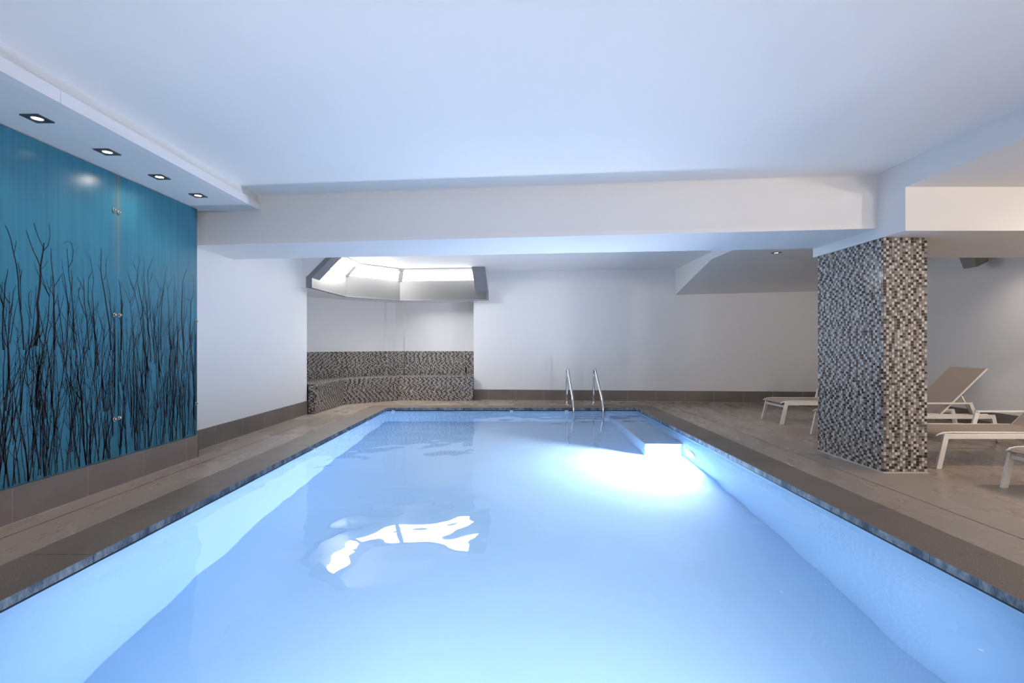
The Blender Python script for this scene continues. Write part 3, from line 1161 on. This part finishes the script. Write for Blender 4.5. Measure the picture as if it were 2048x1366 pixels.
# column
CX0, CX1, CY0, CY1, CZ = 3.495, 3.912, 4.70, 5.71, 2.215
col = empty('mosaic_column', ((CX0 + CX1) / 2, (CY0 + CY1) / 2, 0))
col['_world'] = 1
tag(col, 'square column clad in small grey, brown and white mosaic tiles', 'column')
mb = MB()
mb.box(CX0 + 0.006, CX1 - 0.006, CY0 + 0.006, CY1 - 0.006, 0, CZ)
mb.build('core', 'mosaic_grout', col)
mb = MB()
e = 0.004
Z0 = 0.012
mosaic(mb, (CX0 + e, CY0 + e, Z0), (CX1 - e, CY0 + e, Z0), (CX1 - e, CY0 + e, CZ), (CX0 + e, CY0 + e, CZ), (0, -1, 0), seed=3)
o = mb.build('mosaic_front', MOS, col, fix=False); o['kind'] = 'stuff'
mb = MB()
mosaic(mb, (CX0 + e, CY1 - e, Z0), (CX0 + e, CY0 + e, Z0), (CX0 + e, CY0 + e, CZ), (CX0 + e, CY1 - e, CZ), (-1, 0, 0), seed=4)
o = mb.build('mosaic_side', MOS, col, fix=False); o['kind'] = 'stuff'
mb = MB()
mosaic(mb, (CX1 - e, CY0 + e, Z0), (CX1 - e, CY1 - e, Z0), (CX1 - e, CY1 - e, CZ), (CX1 - e, CY0 + e, CZ), (1, 0, 0), seed=5)
mosaic(mb, (CX1 - e, CY1 - e, Z0), (CX0 + e, CY1 - e, Z0), (CX0 + e, CY1 - e, CZ), (CX1 - e, CY1 - e, CZ), (0, 1, 0), seed=6)
o = mb.build('mosaic_back', MOS, col, fix=False); o['kind'] = 'stuff'
mb = MB()
mb.box(CX0 - 0.004, CX1 + 0.004, CY0 - 0.004, CY1 + 0.004, 0, 0.012)
mb.build('base_joint', 'grout', col)

# bench in the bay: front foot line and top line lean apart a little
bench = empty('mosaic_bench', (-2.4, 10.9, 0))
bench['_world'] = 1
tag(bench, 'built-in corner bench with tall back, clad in grey mosaic, under the roof light', 'bench')
SH = 0.515
FOOT = [(-3.47, 8.80), (-3.42, 10.17), (-2.45, 11.0), (-0.84, 10.87)]
TOP = [(-3.40, 8.80), (-3.37, 10.13), (-2.43, 10.96), (-0.84, 10.84)]
BACKL = [bay[0] + Vector((0.0, 0.08)), bay[2], None, None]
for k in range(3):
    f0, f1, t0, t1 = FOOT[k], FOOT[k + 1], TOP[k], TOP[k + 1]
    dx, dy = f1[0] - f0[0], f1[1] - f0[1]
    mb = MB()
    mosaic(mb, (*f0, 0.004), (*f1, 0.004), (*t1, SH), (*t0, SH), (dy, -dx, 0), seed=20 + k)
    o = mb.build('front_mosaic', MOS, bench, fix=False); o['kind'] = 'stuff'
# left and right ends
mb = MB()
mosaic(mb, (-3.575, 8.80, 0.004), (*FOOT[0], 0.004), (*TOP[0], SH), (-3.575, 8.80, SH), (0, -1, 0), pitch=0.027, seed=30)
mosaic(mb, (*FOOT[3], 0.004), (-0.84, 11.0, 0.004), (-0.84, 11.0, SH), (*TOP[3], SH), (1, 0, 0), seed=31)
o = mb.build('end_mosaic', MOS, bench, fix=False); o['kind'] = 'stuff'
# seat
bl_ = [(-4.29, 8.80), (A.x + n1.x * PR, A.y + n1.y * PR), (B.x + nb.x, B.y + nb.y), (C.x + n2.x * PR, C.y + n2.y * PR)]
mb = MB()
for k in range(3):
    mosaic(mb, (*TOP[k], SH), (*TOP[k + 1], SH), (*bl_[k + 1], SH), (*bl_[k], SH), (0, 0, 1), seed=40 + k)
o = mb.build('seat_mosaic', MOS, bench, fix=False); o['kind'] = 'stuff'
# back: follows the bay wall and its pilasters
mb = MB()
BH = 1.065
for k, (p, q) in enumerate(zip(bay[:-1], bay[1:])):
    if (q - p).length < 0.015: continue
    d = (q - p).normalized(); nn = Vector((d.y, -d.x)) * 0.006
    mosaic(mb, (p.x + nn.x, p.y + nn.y, SH), (q.x + nn.x, q.y + nn.y, SH), (q.x + nn.x, q.y + nn.y, BH), (p.x + nn.x, p.y + nn.y, BH), (nn.x, nn.y, 0), seed=50 + k)
o = mb.build('back_mosaic', MOS, bench, fix=False); o['kind'] = 'stuff'

# ------------------------------------------------------------------ pool ladder
lad = empty('pool_ladder', (1.43, 9.63, 0))
lad['_world'] = 1
tag(lad, 'polished steel pool ladder with two arched handrails at the far edge', 'ladder')


def arc(c, r0, a0, a1, n, fx):
    return [fx(c, r0, a0 + (a1 - a0) * k / n) for k in range(n + 1)]


RAILS = [((1.130, 10.17), (1.178, 9.50)), ((1.668, 10.14), (1.735, 9.47))]
for (bx, by), (fx, fy) in RAILS:
    path = []

    def mixp(t, z):
        return (bx + (fx - bx) * t, by + (fy - by) * t, z)
    path += [mixp(0, 0.0), mixp(0, 0.25), mixp(0, 0.52)]
    # tight bow at the top
    for a in range(0, 151, 25):
        an = math.radians(180 - a)
        path.append(mixp(0.125 + 0.125 * math.cos(an), 0.60 + 0.125 * math.sin(an)))
    path += [mixp(0.60, 0.40), mixp(0.86, 0.22), mixp(0.94, 0.13), mixp(0.985, 0.03), mixp(1.0, -0.08), mixp(1.0, -0.5), mixp(1.0, -1.15)]
    mb = MB()
    mb.tube(path, 0.0235, 14)
    mb.build('handrail', 'steel', lad, smooth=True)
    mb = MB()
    mb.tube([(bx, by, 0.0), (bx, by, 0.010), (bx, by, 0.016)], [0.05, 0.05, 0.03], 20)
    mb.build('flange', 'steel', lad)
for z in (-0.26, -0.51, -0.76, -1.01):
    (_, (xa, ya)), (_, (xb, yb)) = RAILS
    mb = MB()
    mb.bar((xa, ya, z), (xb, yb, z), 0.07, 0.025)
    mb.build('tread', 'steel', lad, bevel=0.006)

# ------------------------------------------------------------------ sun loungers


def make_lounger():
    r = empty('sun_lounger', (0, 0, 0))
    HW = 0.285
    wm = 'white_metal'
    for s in (-1, 1):
        y = s * HW
        # side frame: rail
        mb = MB()
        mb.bar((0.115, y, 0.315), (1.905, y, 0.315), 0.026, 0.05)
        mb.build('side_rail', wm, r, bevel=0.004)
        for (xt, xf) in ((0.115, 0.025), (1.905, 1.995)):
            mb = MB()
            sg = -1 if xf < xt else 1
            w = 0.052
            l0 = [(xf - w / 2, y - 0.013, 0), (xf + w / 2, y - 0.013, 0), (xf + w / 2, y + 0.013, 0), (xf - w / 2, y + 0.013, 0)]
            xt2 = xt + sg * 0.012
            l1 = [(xt2 - w / 2, y - 0.013, 0.34), (xt2 + w / 2, y - 0.013, 0.34), (xt2 + w / 2, y + 0.013, 0.34), (xt2 - w / 2, y + 0.013, 0.34)]
            mb.prism(l0, l1)
            mb.build('leg', wm, r, bevel=0.003)
        # armrest
        mb = MB()
        ya = s * (HW + 0.004)
        mb.bar((0.90, ya, 0.335), (0.945, ya, 0.492), 0.022, 0.045, up=(1, 0, 0))
        mb.bar((0.925, ya, 0.483), (1.645, ya, 0.483), 0.045, 0.018)
        mb.bar((1.635, ya, 0.490), (1.70, ya, 0.335), 0.022, 0.045, up=(1, 0, 0))
        mb.build('armrest', wm, r, bevel=0.003)
        # edge profile of the seat sling, drooping at the foot end
        mb = MB()
        yb = s * 0.262
        mb.tube([(0.02, yb, 0.315), (0.05, yb, 0.332), (0.10, yb, 0.346), (0.18, yb, 0.35), (1.27, yb, 0.345)], 0.0085, 8)
        mb.build('seat_edge', wm, r, smooth=True)
    for x, z in ((0.085, 0.265), (1.935, 0.265), (1.2, 0.30)):
        mb = MB()
        mb.bar((x, -HW, z), (x, HW, z), 0.022, 0.034)
        mb.build('crossbar', wm, r, bevel=0.003)
    # seat sling (slightly sagging sheet)
    mb = MB()
    xs_ = [0.02, 0.05, 0.10, 0.18, 0.4, 0.65, 0.9, 1.1, 1.27]
    zs_ = [0.315, 0.332, 0.346, 0.35, 0.348, 0.346, 0.345, 0.345, 0.345]
    ysn = [-0.258, -0.17, -0.085, 0, 0.085, 0.17, 0.258]

    def zz(x, z, y, dz):
        sag = 0.012 * math.sin(math.pi * min(1, max(0, (x - 0.02) / 1.25))) * (1 - (y / 0.258) ** 2)
        return z - sag + dz
    for a in range(len(xs_) - 1):
        for b in range(len(ysn) - 1):
            for dz, rev in ((0.004, False), (-0.002, True)):
                q = [(xs_[a], ysn[b], zz(xs_[a], zs_[a], ysn[b], dz)), (xs_[a + 1], ysn[b], zz(xs_[a + 1], zs_[a + 1], ysn[b], dz)),
                     (xs_[a + 1], ysn[b + 1], zz(xs_[a + 1], zs_[a + 1], ysn[b + 1], dz)), (xs_[a], ysn[b + 1], zz(xs_[a], zs_[a], ysn[b + 1], dz))]
                mb.quad(*(q[::-1] if rev else q))
    mb.build('seat_sling', 'sling', r, smooth=False, fix=False)
    # backrest
    an = math.radians(44.5); Lb = 0.81
    x0, z0 = 1.285, 0.345

    def bp(s, y, d=0.0):
        return (x0 + s * math.cos(an) - d * math.sin(an), y, z0 + s * math.sin(an) + d * math.cos(an))
    mb = MB()
    mb.prism([bp(0, -0.258, -0.004), bp(Lb, -0.258, -0.004), bp(Lb, 0.258, -0.004), bp(0, 0.258, -0.004)],
             [bp(0, -0.258, 0.003), bp(Lb, -0.258, 0.003), bp(Lb, 0.258, 0.003), bp(0, 0.258, 0.003)])
    back_o = mb.build('backrest', 'sling', r)
    for s in (-1, 1):
        mb = MB()
        mb.bar(bp(-0.02, s * 0.262, -0.008), bp(Lb + 0.004, s * 0.262, -0.008), 0.012, 0.022, up=(0, 1, 0))
        mb.build('back_rail', wm, back_o, bevel=0.002)
        mb = MB()
        mb.bar(bp(0.37, s * 0.24, -0.02), (1.69, s * 0.24, 0.355), 0.012, 0.016)
        mb.build('prop', wm, back_o)
        mb = MB()
        p = Vector(bp(0.37, s * 0.25, -0.022))
        mb.tube([p + Vector((0, -0.012, 0)), p + Vector((0, 0.012, 0))], 0.010, 10)
        mb.build('pivot', 'black_plastic', back_o)
        mb = MB()
        mb.bar((1.26, s * 0.24, 0.335), (1.90, s * 0.24, 0.335), 0.016, 0.022)
        mb.build('ratchet_rail', wm, r)
    mb = MB()
    mb.bar(bp(0.37, -0.25, -0.022), bp(0.37, 0.25, -0.022), 0.012, 0.012)
    mb.build('back_crossbar', wm, back_o)
    return r


proto = make_lounger()
LG = 'sun loungers in the lounge'
LOUNGERS = [((4.09, 7.90), 'white framed lounger farthest back, only its foot end shows left of the column'),
            ((4.05, 6.49), 'white framed beige lounger with raised backrest visible right of the column'),
            ((4.13, 5.155), 'white framed beige lounger whose flat seat runs right from the column'),
            ((4.13, 3.935), 'white framed lounger cut off at the right edge, nearest the viewer')]
for i, ((x, y), lab) in enumerate(LOUNGERS):
    o = proto if i == 0 else copy_tree(proto)
    o.location = (x, y, 0)
    tag(o, lab, 'sun lounger', LG)

# ------------------------------------------------------------------ loudspeaker on the right wall
sp = empty('loudspeaker', (WALL_R, 7.25, 2.525))
tag(sp, 'small grey loudspeaker on a bracket high on the right wall', 'loudspeaker')
mb = MB()
# tapered cabinet, tilted down towards the pool
cab = [(-0.34, -0.11, -0.10), (-0.34, 0.11, -0.10), (-0.34, 0.13, 0.17), (-0.34, -0.13, 0.17)]
cab2 = [(-0.12, -0.07, -0.08), (-0.12, 0.07, -0.08), (-0.12, 0.09, 0.14), (-0.12, -0.09, 0.14)]
rot = Matrix.Rotation(math.radians(-18), 4, 'Y')
mb.prism([rot @ Vector(p) for p in cab], [rot @ Vector(p) for p in cab2])
mb.build('cabinet', 'speaker_grey', sp, bevel=0.012)
mb = MB()
mb.prism([rot @ Vector((p[0] - 0.012, p[1] * 0.9, p[2] * 0.9)) for p in cab], [rot @ Vector((p[0] + 0.001, p[1] * 0.94, p[2] * 0.94)) for p in cab])
mb.build('grille', 'speaker_grey', sp)
mb = MB()
mb.bar((-0.14, 0, 0.02), (-0.01, 0, 0.02), 0.05, 0.04)
mb.box(-0.012, 0.0, -0.05, 0.05, -0.06, 0.10)
mb.build('bracket', 'speaker_bracket', sp, bevel=0.004)

# the pool lamps' light, refracted by the surface, plays on everything above the water
for o in bpy.data.objects:
    if o.type == 'MESH' and o is not water and (o.parent is None or o.parent.name != 'pool_basin' or o.name.startswith('coping')):
        o.cycles.is_caustics_receiver = True
for o in bpy.data.objects:
    if '_world' in o.keys():
        del o['_world']
